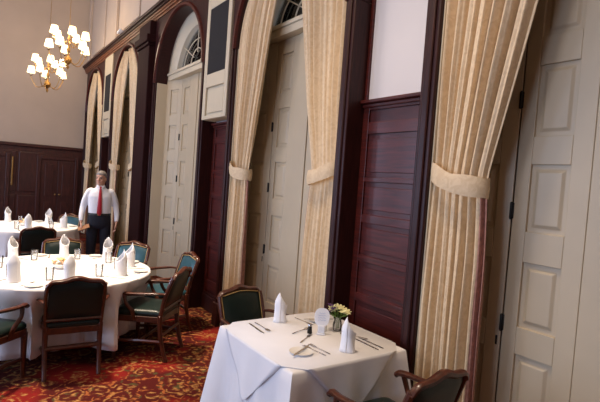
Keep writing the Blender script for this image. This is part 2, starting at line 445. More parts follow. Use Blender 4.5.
# far wall wainscot with two panelled doors
bm = BM(); box(bm, XL, 2.64, S1-0.06, S1, 0, 2.22); box(bm, XL, 2.64, S1-0.12, S1, 2.22, 2.30); box(bm, XL, 2.64, S1-0.10, S1, 0, .22)
for x0 in [-5.6+k*1.35 for k in range(5)]+[.95]:
    for z0, z1 in ((.35, .95), (1.05, 2.08)): box(bm, x0, x0+(1.1 if x0 < 1 else .28), S1-0.08, S1-0.06, z0, z1)
struct('trim_21', bm, M['far_wood'], bevel=.012)
def fardoor(name, x0, x1):
    c = (x0+x1)/2; h = (x1-x0)/2
    root = sroot(name, (c, S1-0.10, 0), 'dark panelled door in far wall')
    bm = BM()
    for u, v in ((-h, -h+.09), (h-.09, h)): box(bm, u, v, -.02, .03, 0, 2.02)
    box(bm, -h+.09, h-.09, -.02, .03, 1.93, 2.02); obj('door_frame', bm, M['far_wood'], root, False, .008)
    for sg in (-1, 1):
        bm = BM(); u, v = sorted((sg*.005, sg*(h-.095)))
        box(bm, u, v, .005, .03, .02, 1.925)
        for z0, z1 in ((.15, .8), (.95, 1.8)): box(bm, u+.1, v-.1, -.005, .005, z0, z1)
        obj('door_leaf', bm, M['far_wood'], root, False, .008)
        bm = BM(); ell(bm, (sg*.05, -.02, 1.0), (.025, .03, .025), 8); obj('door_knob', bm, M['brass'], root)
fardoor('door_6', 1.36, 2.36); fardoor('door_7', -.45, .755)
bm = BM(); box(bm, .79, .825, S1-0.14, S1-0.10, 1.2, 1.93); struct('trim_22', bm, M['brass'], bevel=.004)  # brass strip standing in for yellow light in the door-edge gap
bm = BM(); box(bm, XL, 2.5, S1-0.15, S1, 6.85, 7.0); box(bm, XL, 2.5, S1-0.25, S1, 7.0, H); struct('trim_23', bm, M['cream_trim'], bevel=.02)
# tall windows opposite
for k, w in enumerate(WIN):
    bm = BM()
    for y in (w-.9, w-.03, w+.84): box(bm, XL-.12, XL-.06, y, y+.06, .5, 4.2)
    for z in (.5, 1.7, 2.9, 4.14): box(bm, XL-.12, XL-.06, w-.9, w+.9, z, z+.06)
    struct('window_%d' % (k+1), bm, M['cream_trim'])

# ------------------------------------------------------------------ curtains
def curtain(bay, side, label, seed=0, nf=7.):
    """side +1: hangs at the far edge of the bay, -1 at the near edge"""
    a, b = BAYS[bay]; c = (a+b)/2; e = HW-.014; rr = random.Random(seed)
    ph = rr.random()*6
    root = thing('curtain', label, 'curtain', (2.525, c+side*e, 0), 0, 'gold damask curtains of the arched bays')
    nf = nf
    ZT = 1.885; TOP = 4.22; TW = .385
    NZ, NU = 60, 126
    rows = []
    zs = [.015+(TOP-.015)*j/(NZ-1) for j in range(NZ)]
    for z in zs:
        if z <= ZS: outer = e
        else: outer = math.sqrt(max(e*e-(z-ZS)**2, .02))
        if z < ZT:
            t = (ZT-z)/ZT; w = TW+.035*math.sin(min(1, t*3)*PI/2)
            inner = e-w; gather = .45+.55*min(1, t*2.2)
        else:
            t = (z-ZT)/(TOP-ZT); w0 = TW+.52*t**1.1+.015*math.sin(PI*min(1, t*1.6))*(t < .625)
            inner = e-w0; gather = min(1, .45+t*2)
        if outer < inner+.03: inner = outer-.03
        row = []
        for k in range(NU+1):
            u = k/NU
            s = outer+(inner-outer)*u
            A = .050*gather*(.80+.3*math.sin(u*9+ph))
            q = nf*2*PI*u+ph+.18*math.sin(z*1.1+u*5)
            n = A*(1-2*abs(math.sin(q/2))**.62)+.007*math.sin(q*2.3+z)*gather
            n += -.03*math.sin(PI*u)*(1 if z < ZT else 1)          # belly towards the room
            n += .003*math.sin(3*z+u*14)
            s += .006*math.cos(q)*min(1, u*6)
            n = max(-.105, min(.085, n))
            row.append(Vector((n, side*(s-e), z)))
        rows.append(row)
    bm = BM(); V = [[bm.verts.new(p) for p in r] for r in rows]
    for j in range(NZ-1):
        for k in range(NU):
            f = bm.faces.new((V[j][k], V[j][k+1], V[j+1][k+1], V[j+1][k])); f.material_index = 1 if k >= NU-13 and zs[j] < ZT-.1 else 0
    o = obj('drape', bm, [M['damask'], M['border']], root)
    sd = o.modifiers.new('thick', 'SOLIDIFY'); sd.thickness = .004; sd.offset = 0
    # tieback band, a loop round the gathered drape
    bm = BM(); rings = []; n = 36
    for k in range(n):
        th = 2*PI*k/n; ss = .205*math.cos(th)-.192; nn = .10*math.sin(th)-.014
        dz = .05*math.sin(th*1.0)*0-.05*((ss+.44)/.44)*0
        dz = -.03*(1-abs(ss+.192)/.21)+.05*(ss+.192)/.2
        w = .062+.004*math.sin(5*th)
        hz = ZT+dz
        rings.append([(nn*1.0, side*ss, hz-w), (nn*1.09, side*(ss*1.0+.004*math.cos(th)), hz), (nn*1.0, side*ss, hz+w), (nn*.93, side*ss, hz)])
    R = [[bm.verts.new(p) for p in r] for r in rings]
    for k in range(n):
        A, B = R[k], R[(k+1) % n]
        for q in range(4): bm.faces.new((A[q], A[(q+1) % 4], B[(q+1) % 4], B[q]))
    obj('tieback', bm, M['damask'], root)
    return root
curtain(0, 1, 'large gold damask curtain tied back beside the nearest panelled doors, right of dark pier', 3)
curtain(1, 1, 'gold curtain tied back behind the small square table, left one of its bay', 5)
curtain(1, -1, 'gold curtain against the dark pier post, right one of the bay behind the small table', 8)
curtain(3, 1, 'distant curtain on the left of the arch behind the man', 11, 5)
curtain(3, -1, 'distant curtain on the right of the arch behind the man', 14, 5)
curtain(4, 1, 'farthest curtain, next to the corner of the far wall', 17, 5)
curtain(4, -1, 'narrow curtain right half of the farthest arched bay', 19, 5)

# ------------------------------------------------------------------ chairs
def make_chair(leather):
    t = thing('dining_armchair', 'x', 'chair')
    W = M['chair_wood']
    def stile(sg): return [(sg*.225, -.225, .44), (sg*.232, -.255, .60), (sg*.236, -.30, .74), (sg*.228, -.335, .835)]
    bm = BM()
    for sg in (-1, 1): tube(bm, stile(sg), [.020, .020, .021, .022], 8, 5, .8)
    tube(bm, [(-.236, -.335, .815), (-.19, -.345, .858), (-.10, -.352, .868), (0, -.355, .892), (.10, -.352, .868), (.19, -.345, .858), (.236, -.335, .815)],
         [.020, .026, .028, .032, .028, .026, .020], 8, 5, .75)
    tube(bm, [(-.225, -.243, .505), (.225, -.243, .505)], .022, 6, 1, .7, square=False)
    obj('back_frame', bm, W, t)
    # upholstered back, follows the rake and camel top
    bm = BM(); rows = []
    nz, nx = 9, 12
    def backy(z): return -.243+(-.345+.243)*((z-.505)/.35)**1.15
    for side in (1, -1):
        V = []
        for j in range(nz):
            r = []
            for k in range(nx+1):
                u = -1+2*k/nx; tz = j/(nz-1)
                zt = .862-.022*abs(u)**1.5+.012*(1-abs(u)) - (.03 if abs(u) > .99 else 0)
                z = .515+(zt-.515)*tz
                puff = .024*(1-u**6)*(1-(2*tz-1)**6)+.002
                r.append(bm.verts.new((u*.218, backy(z)+side*puff, z)))
            V.append(r)
        for j in range(nz-1):
            for k in range(nx):
                q = (V[j][k], V[j][k+1], V[j+1][k+1], V[j+1][k]); bm.faces.new(q if side < 0 else q[::-1])
        rows.append(V)
    A, B = rows
    for k in range(nx):
        for j in (0, nz-1): bm.faces.new((A[j][k], A[j][k+1], B[j][k+1], B[j][k]))
    for j in range(nz-1):
        for k in (0, nx): bm.faces.new((A[j][k], A[j+1][k], B[j+1][k], B[j][k]))
    obj('back_cushion', bm, leather, t)
    bm = BM()   # thin piping on the back's front, frame reflections put into its gold colour
    pts = [(-.212, -.222, .53)]+[(-.212, backy(.515+.32*k/4)+.016, .515+.32*k/4) for k in range(1, 5)]
    top = [(u*.2, backy(.85)+.020, .862-.022*abs(u)**1.5+.006*(1-abs(u))-.004) for u in (-.9, -.5, 0, .5, .9)]
    tube(bm, pts+top+[(-x, y, z) for x, y, z in pts[::-1]], .004, 5, 3); obj('piping_glint', bm, M['piping'], t)
    # seat
    def seat_ring(s, z, g=1.): return [(x*s, (y-.01)*s+.01, z) for x, y in outline]
    outline = []
    base = [(-.225, -.235), (-.245, -.05), (-.272, .16), (-.262, .235), (-.15, .258), (0, .265), (.15, .258), (.262, .235), (.272, .16), (.245, -.05), (.225, -.235), (.1, -.24), (-.1, -.24)]
    cl = catmull(base+[base[0]], 3)[:-1]; outline = [(p.x, p.y) for p in cl]
    bm = BM(); loft(bm, [seat_ring(.97, .375), seat_ring(1.0, .38), seat_ring(1.0, .43), seat_ring(.98, .435)]); obj('seat_rail', bm, W, t)
    bm = BM(); loft(bm, [seat_ring(.955, .434), seat_ring(.985, .445), seat_ring(.98, .468), seat_ring(.93, .487), seat_ring(.8, .498), seat_ring(.5, .505), seat_ring(.2, .507)]); obj('seat_cushion', bm, leather, t)
    for sg in (-1, 1):
        bm = BM(); tube(bm, [(sg*.252, .215, .40), (sg*.252, .218, .2), (sg*.250, .222, 0)], [.027, .021, .017], 8, 3, 1, square=True); obj('leg', bm, W, t, True, .003)
        bm = BM(); tube(bm, [(sg*.222, -.222, .45), (sg*.222, -.225, .30), (sg*.220, -.262, .12), (sg*.218, -.305, 0)], [.024, .022, .019, .018], 8, 4, 1, square=True); obj('leg', bm, W, t, True, .003)
        bm = BM()
        tube(bm, [(sg*.234, -.275, .665), (sg*.272, -.20, .675), (sg*.300, -.06, .668), (sg*.305, .07, .660), (sg*.292, .155, .655), (sg*.286, .185, .635)], [.016, .018, .021, .024, .027, .024], 8, 5, .75)
        tube(bm, [(sg*.290, .125, .65), (sg*.302, .10, .57), (sg*.285, .04, .49), (sg*.262, .03, .40)], [.019, .017, .019, .022], 8, 5, 1)
        obj('arm', bm, W, t)
        bm = BM(); tube(bm, [(sg*.250, .215, .17), (sg*.238, -.02, .19), (sg*.221, -.245, .19)], .013, 6, 3, 1.3); obj('stretcher', bm, W, t)
    bm = BM(); tube(bm, [(-.236, -.03, .19), (.236, -.03, .19)], .013, 6, 1, 1.3); obj('stretcher', bm, W, t)
    bm = BM(); tube(bm, [(-.221, -.245, .255), (.221, -.245, .255)], .013, 6, 1, 1.3); obj('stretcher', bm, W, t)
    return t
proto = {}
def chair(kind, x, y, face, label, group):
    """face: degrees, heading of the sitter (0 = +x, 90 = +y)"""
    rz = math.radians(face-90)
    if kind not in proto:
        o = proto[kind] = make_chair(M['leather'] if kind == 'green' else M['teal_leather']); o.location = (x, y, 0); o.rotation_euler = (0, 0, rz); o.scale = (.955, .97, .968)
        o['label'] = label; o['group'] = group
    else: o = dup(proto[kind], (x, y, 0), rz, label, group)
    return o
G1, G2, G3 = 'armchairs at the small square table', 'armchairs round the big round table', 'armchairs round the far round table'
near_chair = chair('green', 1.935, 1.75, 92, 'mahogany armchair at near end of small square table, cut by the bottom edge', G1)
chair('green', 1.955, 3.14, 281, 'mahogany armchair with dark green back at far end of small square table', G1)
BT = (.75, 5.15, .86)
def around(tb, ang, r): return tb[0]+r*math.cos(math.radians(ang)), tb[1]+r*math.sin(math.radians(ang))
def at_table(kind, tb, ang, r, twist, label, g):
    x, y = around(tb, ang, r); return chair(kind, x, y, ang+180+twist, label, g)
at_table('green', BT, 229, 1.03, 0, 'armchair cut by the left edge of the picture, arm reaching to the big round table', G2)
chair('green', .765, 4.50, 86, 'armchair seen from behind, dark back to us, at near side of the big round table', G2)
chair('green', 1.475, 4.56, 138, 'armchair in side view with green seat, right of the chair whose back faces us', G2)
at_table('teal', BT, 1, 1.06, 0, 'teal armchair half hidden behind the side-view armchair, next to the bare cream door', G2)
at_table('teal', BT, 44, 1.04, 0, 'blue backed armchair beyond the right rim of the big round table, by napkin', G2)
at_table('green', BT, 81, 1.08, 0, 'green backed armchair facing us across the big round table, left of the man', G2)
T2 = (.72, 8.85, .80)
chair('green', .80, 8.02, 92, 'dark backed armchair between the two round tables, facing away from us', G3)
at_table('teal', T2, 48, .92, 0, 'bright blue backed armchair on the far side of the far round table', G3)

near_chair.scale = (.955, .97, 1.0)
# ------------------------------------------------------------------ tables and cloths
def round_cloth(tb, seed, label, press, hem=.12):
    x, y, r = tb; rr = random.Random(seed); n = 160; rings = []
    ks = [(14, .022, rr.random()*6), (9, .018, rr.random()*6), (23, .008, rr.random()*6)]
    def rad(th, t):
        w = sum(a*math.sin(k*th+p+t*.4) for k, a, p in ks)
        p = 0                                         # chairs pushed in dent the hanging cloth
        for a, d in press:
            e = abs((th-math.radians(a)+PI) % (2*PI)-PI)
            p = max(p, d*(1-min(1, max(0, (e-.30)/.16)))**2)
        return r+.012+t*.03+w*min(1, t*1.6)-p*min(1, max(0, t-.07)*2.8)
    prof = [(0.02, 0), (.5, 0), (.9, 0), (.985, 0)]
    for f, _ in prof: rings.append([(r*f*math.cos(2*PI*k/n), r*f*math.sin(2*PI*k/n), .752) for k in range(n)])
    rings.append([((r+.006)*math.cos(2*PI*k/n), (r+.006)*math.sin(2*PI*k/n), .746) for k in range(n)])
    for j in range(11):
        t = j/10; z = .735+(hem-.735)*t
        rings.append([(rad(2*PI*k/n, t)*math.cos(2*PI*k/n), rad(2*PI*k/n, t)*math.sin(2*PI*k/n), z) for k in range(n)])
    bm = BM(); loft(bm, rings, cap=False); bm.verts.ensure_lookup_table(); bm.faces.new(bm.verts[:n])
    o = obj('tablecloth', bm, M['linen'], None, True, 0, (x, y, 0))
    sd = o.modifiers.new('thick', 'SOLIDIFY'); sd.thickness = .003; sd.offset = -1
    tag(o, label, 'tablecloth', 'white round tablecloths')
def round_table(tb, label):
    t = thing('round_table', label, 'table', (tb[0], tb[1], 0), 0, 'round tables')
    bm = BM(); lathe(bm, [(tb[2]-.02, .715), (tb[2]-.005, .72), (tb[2]-.005, .742), (tb[2]-.02, .745)], 48); obj('tabletop', bm, M['chair_wood'], t)
    bm = BM(); lathe(bm, [(.28, 0), (.28, .03), (.08, .08), (.05, .3), (.07, .6), (.16, .714)], 20); obj('pedestal', bm, M['chair_wood'], t)
round_table(BT, 'big round dining table under the white cloth nearest to us on the left')
round_cloth(BT, 3, 'white floor-length cloth on the big round table with two chairs in front', [(229, .13), (270, .33), (321, .22), (1, .11), (44, .13), (81, .09)])
round_table(T2, 'far round dining table under its white cloth at the left edge')
round_cloth(T2, 9, 'white cloth on the far round table beside the man', [(276, .27), (48, .2)])
# square table
TX0, TX1, TY0, TY1 = 1.455, 2.35, 2.01, 2.905
tcx, tcy, th_ = (TX0+TX1)/2, (TY0+TY1)/2, (TX1-TX0)/2
t = thing('square_table', 'small square dining table under white cloth and diagonal topper', 'table', (tcx, tcy, 0))
bm = BM(); box(bm, -th_+.012, th_-.012, -th_+.012, th_-.012, .71, .742); obj('tabletop', bm, M['chair_wood'], t, False, .006)
bm = BM(); lathe(bm, [(.26, 0), (.26, .03), (.06, .07), (.05, .6), (.14, .709)], 20); obj('pedestal', bm, M['chair_wood'], t)
def square_cloth():
    h = th_; bm = BM(); n4 = 40; n = n4*4; rings = []
    def per(k, r):
        q, f = divmod(k, n4); f = f/n4*2-1; rc = .03
        p = [(h, f*h), (-f*h, h), (-h, -f*h), (f*h, -h)][q]
        return p, abs(f)
    base = []
    for k in range(n):
        (px, py), f = per(k, 0); base.append((px, py, f))
    for s in (.02, .5, .9, .98): rings.append([(px*s, py*s, .7525) for px, py, f in base])
    rings.append([(px*1.003, py*1.003, .747) for px, py, f in base])
    for j in range(12):
        t = j/11; ring = []
        for k, (px, py, f) in enumerate(base):
            cf = max(0, (f-.62)/.38)
            out = .008+.02*t+.125*t*cf**2-.035*t*math.exp(-((f-.72)/.13)**2)
            out += .012*t*math.sin(k*.55)+.006*t*math.sin(k*1.3+2)
            d = Vector((px, py)); L = d.length
            if cf > .01: dirv = (d/L)*cf+Vector((px if abs(px) >= abs(py)-1e-6 else 0, py if abs(py) >= abs(px)-1e-6 else 0)).normalized()*(1-cf)
            else: dirv = Vector((px if abs(px) > abs(py) else 0, py if abs(py) > abs(px) else 0))
            dirv.normalize()
            if py > h*.99:                            # pushed in by the far armchair
                e = abs(px+tcx-1.97); out -= .12*min(1, max(0, t-.07)*5)*(1-min(1, max(0, (e-.30)/.12)))
            hem = .13-.10*f**3
            z = .738+(hem-.738)*t
            q = d+dirv*out; q.x = min(q.x, 2.432-tcx)
            ring.append((q.x, q.y, z))
        rings.append(ring)
    loft(bm, rings, cap=False); bm.verts.ensure_lookup_table(); bm.faces.new(bm.verts[:n])
    o = obj('tablecloth', bm, M['linen'], None, True, 0, (tcx, tcy, 0))
    sd = o.modifiers.new('thick', 'SOLIDIFY'); sd.thickness = .003; sd.offset = -1
    tag(o, 'long white square cloth covering the small table down to the carpet', 'tablecloth')
    # topper: a smaller square turned 45 degrees, corners hang as triangles down the sides
    bm = BM(); D = .80; w = D-h; hh = h+.010; zt = .7590; m = 16
    cen = [bm.verts.new(p) for p in ((hh, -w, zt), (hh, w, zt), (w, hh, zt), (-w, hh, zt), (-hh, w, zt), (-hh, -w, zt), (-w, -hh, zt), (w, -hh, zt))]
    bm.faces.new(cen)
    for q in range(4):
        ca, sa = round(math.cos(q*PI/2)), round(math.sin(q*PI/2)); rows = []
        for j in range(m+1):
            t = j/m; ww = w*(1-t); row = []
            for k in range(17):
                f = -1+k/8; v = ww*f
                drop = w*t
                out = hh+.065*drop+.010*math.sin(v*26+q)*t
                x, y, z = out*ca-v*sa, out*sa+v*ca, zt-drop*.99
                x = min(x, 2.438-tcx)
                row.append(bm.verts.new((x, y, z)))
            rows.append(row)
        for j in range(m):
            for k in range(16): bm.faces.new((rows[j][k], rows[j][k+1], rows[j+1][k+1], rows[j+1][k]))
    bmesh.ops.remove_doubles(bm, verts=bm.verts, dist=.0005)
    o = obj('table_topper', bm, M['linen'], None, True, 0, (tcx, tcy, 0))
    sd = o.modifiers.new('thick', 'SOLIDIFY'); sd.thickness = .003; sd.offset = 1
    tag(o, 'white square topper laid diagonally, triangle corners hanging over the small table', 'table topper')
square_cloth()

# ------------------------------------------------------------------ table things
TZ = .7605   # top of the small table's topper
BZ = .7535
def napkin_mesh(h=.21, seed=0):
    """standing rolled napkin: wrapped cone with a pointed, slanted top"""
    bm = BM(); n = 40; m = 12; V = []
    for j in range(m+1):
        t = j/m; row = []
        for k in range(n+1):
            th = 2*PI*1.25*k/n                   # wraps one and a quarter turns
            rim = h*(.56+.44*((1+math.cos(th-.6))/2)**1.5)
            z = rim*t
            r = (.047-.004*(z/h))*(1+.05*th/2/PI)-.006*math.sin(PI*min(1, z/h/.7))
            if z/h > .62: r *= 1-.58*((z/h-.62)/.38)**1.3
            r += .003*math.sin(3*th+4*t)
            row.append(bm.verts.new((r*math.cos(th), r*math.sin(th)*.85, z)))
        V.append(row)
    for j in range(m):
        for k in range(n): bm.faces.new((V[j][k], V[j][k+1], V[j+1][k+1], V[j+1][k]))
    o = obj('folded_napkin', bm, M['napkin'])
    sd = o.modifiers.new('thick', 'SOLIDIFY'); sd.thickness = .003; sd.offset = 0
    return o
nap0 = napkin_mesh(.215)
def put(src, first, x, y, z, rz, label, group, cat):
    if first: o = src; o.location = (x, y, z); o.rotation_euler = (0, 0, rz)
    else: o = dup(src, (x, y, z), rz)
    o['label'] = label; o['category'] = cat
    if group: o['group'] = group
    elif 'group' in o: del o['group']
    return o
put(nap0, True, 1.95, 2.125, TZ, 2.2, 'tall white folded napkin at near end of small table, beside the knives', 'napkins on the small table', 'napkin')
put(nap0, False, 1.88, 2.80, TZ, 2.6, 'tall white folded napkin at far end of small table, before the armchair', 'napkins on the small table', 'napkin')

def flat_mesh(name, poly, th=.0022, mat='silver', mtx=None):
    bm = BM(); prism(bm, poly, th, mtx); return obj(name, bm, M[mat], None, True, .0006)
def mir(right): return right+[(-x, y) for x, y in right[::-1] if abs(x) > 1e-6]
fork_poly = [(.004, -.1), (.006, -.07), (.0035, -.02), (.004, .03), (.012, .045), (.0125, .1), (.0095, .1), (.009, .06), (.0055, .06), (.005, .1), (.0018, .1), (.0015, .06)]
fork0 = flat_mesh('fork', fork_poly+[(-x, y) for x, y in fork_poly[::-1]])
knife0 = flat_mesh('knife', [(.005, -.115), (.0075, -.08), (.006, -.01), (.0095, 0), (.0095, .085), (.004, .115), (-.004, .112), (-.006, 0), (-.006, -.01), (-.0075, -.08), (-.005, -.115)])
bm = BM()
tube(bm, [(0, -.1, .004), (0, -.03, .006), (0, .05, .003)], [.006, .0035, .004], 6, 4, .4)
ell(bm, (0, .073, .004), (.017, .028, .004), 12)
spoon0 = obj('spoon', bm, M['silver'])
plate_prof = [(.0, .0015), (.042, .0015), (.05, .004), (.072, .010), (.074, .012), (.071, .0115), (.05, .0065), (.0, .005)]
bm = BM(); lathe(bm, [(max(r, .001), z) for r, z in plate_prof], 32); plate0 = obj('bread_plate', bm, M['china'])
first = {}
def item(kind, x, y, z, rz, label, group):
    src = {'fork': fork0, 'knife': knife0, 'spoon': spoon0, 'bread_plate': plate0, 'water_glass': glass0}[kind]
    f = kind not in first; first[kind] = 1
    return put(src, f, x, y, z, rz, label, group, kind.replace('_', ' '))
bm = BM(); lathe(bm, [(.028, 0), (.031, .004), (.037, .115), (.0355, .115), (.029, .008), (.001, .008)], 20); glass0 = obj('water_glass', bm, M['tumbler'])
gc = 'cutlery on the small table'
item('bread_plate', 1.66, 2.22, TZ, 0, 'small white plate with a butter knife, at near left corner of small table', None)
item('knife', 1.665, 2.225, TZ+.0135, -1.05, 'butter knife lying across the small white plate', gc)
item('fork', 1.76, 2.22, TZ, 0.12, 'fork lying right beside the small white plate, nearest the front corner', gc)
item('fork', 1.805, 2.225, TZ, 0.06, 'fork between the plate-side fork and the near napkin', gc)
item('knife', 2.15, 2.17, TZ, 0.0, 'dinner knife just right of the near napkin', gc)
item('knife', 2.195, 2.175, TZ, 0.04, 'outer knife nearest the right rim of the small table', gc)
item('spoon', 2.175, 2.32, TZ, .5, 'spoon lying beyond the two knives near the wall', gc)
item('spoon', 1.90, 2.56, TZ, -1.25, 'spoon lying alone in the middle of the small table', gc)
item('fork', 2.05, 2.74, TZ, PI+.1, 'fork on the wall side of the far napkin', gc)
item('knife', 1.64, 2.73, TZ, PI-.05, 'knife lying nearest the far left corner of the small table', gc)
item('spoon', 1.69, 2.735, TZ, PI, 'spoon beside the knife at far left corner of small table', gc)
item('fork', 1.84, 2.42, TZ, -1.0, 'fork lying in front of the oval card', gc)
item('bread_plate', 2.16, 2.70, TZ, 0, 'small white plate near the wall at far end of small table', None)
item('knife', 2.16, 2.70, TZ+.0135, 1.2, 'butter knife on the far small plate by the wall', gc)

# oval card on a white stand
t = thing('table_card', 'oval white card with faint blue print on a small stand, centre of small table', 'table card', (1.99, 2.45, TZ), math.radians(-38))
bm = BM(); box(bm, -.030, .030, -.022, .022, 0, .010); box(bm, -.024, .024, -.012, .012, .010, .062); obj('stand', bm, M['white_plastic'], t, True, .004)
card_mtx = Matrix.Translation((0, .002, .118)) @ Matrix.Rotation(PI/2, 4, 'X')
bm = BM(); prism(bm, [(.052*math.copysign(abs(math.cos(a))**.8, math.cos(a)), .064*math.copysign(abs(math.sin(a))**.8, math.sin(a))) for a in [2*PI*k/36 for k in range(36)]], .004, card_mtx)
c = obj('card', bm, M['card'], t, True, .001)
bm = BM()
for q, (zo, w) in enumerate(((.028, .020), (.012, .030), (-.004, .026), (-.020, .028))):
    tube(bm, [Vector((-w+2*w*k/8, -.0028, .118+zo+.003*math.sin(k*2.1+q))) for k in range(9)], .0011, 5, 2)
obj('handwriting', bm, M['print'], c)
# shakers
def shaker(x, y, label, mat):
    t = thing('shaker', label, 'shaker', (x, y, TZ), 0, 'salt and pepper shakers')
    bm = BM(); lathe(bm, [(.016, 0), (.018, .004), (.014, .04), (.012, .05)], 14); obj('jar', bm, M[mat], t)
    bm = BM(); lathe(bm, [(.0135, .050), (.014, .056), (.008, .066), (.002, .067)], 14); obj('cap', bm, M['silver'], t)
shaker(1.93, 2.50, 'small shaker left of the card stand', 'black_iron'); shaker(2.06, 2.50, 'small shaker between the card stand and the flower vase', 'china')
# vase with flowers
t = thing('flower_vase', 'small glass vase of pale yellow and violet flowers near the wall side of small table', 'vase', (2.15, 2.47, TZ))
bm = BM(); lathe(bm, [(.026, 0), (.030, .005), (.034, .04), (.026, .075), (.032, .092), (.030, .092), (.024, .074), (.031, .04), (.026, .008), (.001, .008)], 20); obj('vase_body', bm, M['tumbler'], t)
rr = random.Random(4)
def blossom(c, r, mat, par, name='blossom'):
    bm = BM(); ell(bm, c, (r*.35, r*.35, r*.3), 8)
    tilt = Euler((rr.uniform(-.5, .5), rr.uniform(-.5, .5), rr.uniform(0, 6)))
    for k in range(7):
        a = 2*PI*k/7; d = tilt.to_matrix() @ Vector((math.cos(a), math.sin(a), .35)); q = d.to_track_quat('X', 'Z').to_euler()
        ell(bm, Vector(c)+d*r*.6, (r*.55, r*.32, r*.10), 8, q)
    return obj(name, bm, M[mat], par)
heads = [(.000, .000, .165), (.040, .010, .150), (-.038, .012, .148), (.012, -.040, .142), (.055, -.035, .128), (-.020, .045, .150), (.030, .050, .138), (.075, .015, .130)]
for h in heads:
    bm = BM(); tube(bm, [(h[0]*.15, h[1]*.15, .012), (h[0]*.3, h[1]*.3, .09), h], .0018, 5, 4); obj('stem', bm, M['green_leaf'], t)
    blossom(h, .030, 'petal', t)
for h in ((-.055, -.01, .165), (-.045, .035, .175), (-.06, .02, .140)):
    bm = BM(); tube(bm, [(h[0]*.15, h[1]*.15, .012), (h[0]*.3, h[1]*.3, .09), h], .0018, 5, 4); obj('stem', bm, M['green_leaf'], t)
    blossom(h, .022, 'violet', t)
for k in range(6):
    a = 2*PI*k/6+.3; e = Vector((.055*math.cos(a), .055*math.sin(a), .115))
    bm = BM(); ell(bm, e, (.030, .013, .003), 8, Euler((.2, -.5, a))); obj('leaf', bm, M['green_leaf'], t)

# settings on the round tables
def setting(tb, ang, nl, g, where):
    z = BZ
    x, y = around(tb, ang, tb[2]-.20); rz = math.radians(ang)
    nap = put(nap0, False, x, y, z, rz+rnd.uniform(-.6, .6), nl, g+' napkins', 'napkin'); nap.scale = (1.25, 1.25, 1.2)
    tx, ty = -math.sin(rz), math.cos(rz)
    def p(rad, side): bx, by = around(tb, ang, tb[2]-rad); return bx+tx*side, by+ty*side
    lab = where
    q = p(.17, .15); item('fork', *q, z, rz+PI/2, 'fork at a place setting on the %s' % lab, g+' cutlery')
    q = p(.17, -.12); item('knife', *q, z, rz+PI/2, 'knife at a place setting on the %s' % lab, g+' cutlery')
    q = p(.34, -.14); item('water_glass', *q, z, 0, 'clear water glass at a place setting on the %s' % lab, g+' glasses')
    q = p(.12, .245); item('bread_plate', *q, z, 0, 'small white side plate on the %s' % lab, g+' plates')
BN = 'big round table'
for a, l in ((229, 'white napkin at the leftmost setting of big round table, by the cut-off chair'), (268, 'white napkin behind the back of the near armchair on big round table'),
             (315, 'white napkin on big round table before the side-view armchair'), (355, 'white napkin at right rim of big round table beside the teal chair'),
             (36, 'white napkin on big round table before the blue backed chair near the man'), (79, 'white napkin before the green backed chair on big round table'),
             (125, 'white napkin at far left of big round table before the dark backed chair'), (178, 'white napkin at left side of big round table near picture edge')):
    setting(BT, a, l, BN, 'big round table')
for a, l in ((270, 'white napkin on far round table over the dark chair back'), (335, 'white napkin at right rim of far round table'), (48, 'white napkin before the bright blue chair on far round table'),
             (110, 'white napkin at far side of the far round table'), (200, 'white napkin at left of far round table near picture edge')):
    setting(T2, a, l, 'far round table', 'far round table')
def centrepiece(tb, label, n, seed):
    t = thing('centrepiece', label, 'flowers', (tb[0], tb[1], BZ), 0, 'low flower bowls on the round tables')
    bm = BM(); lathe(bm, [(.04, 0), (.05, .005), (.075, .045), (.070, .05), (.045, .012), (.001, .012)], 20); obj('bowl', bm, M['china'], t)
    r2 = random.Random(seed)
    for k in range(n):
        a = 2*PI*k/n*1.0; r = .025 if k % 3 == 0 else .06
        blossom((r*math.cos(a), r*math.sin(a), .065+(.025 if r < .04 else 0)), .032, 'petal_orange' if k % 2 else 'petal', t)
centrepiece(BT, 'low bowl of peach flowers in the middle of the big round table', 9, 1)
centrepiece(T2, 'low bowl of peach flowers in the middle of the far round table', 9, 2)

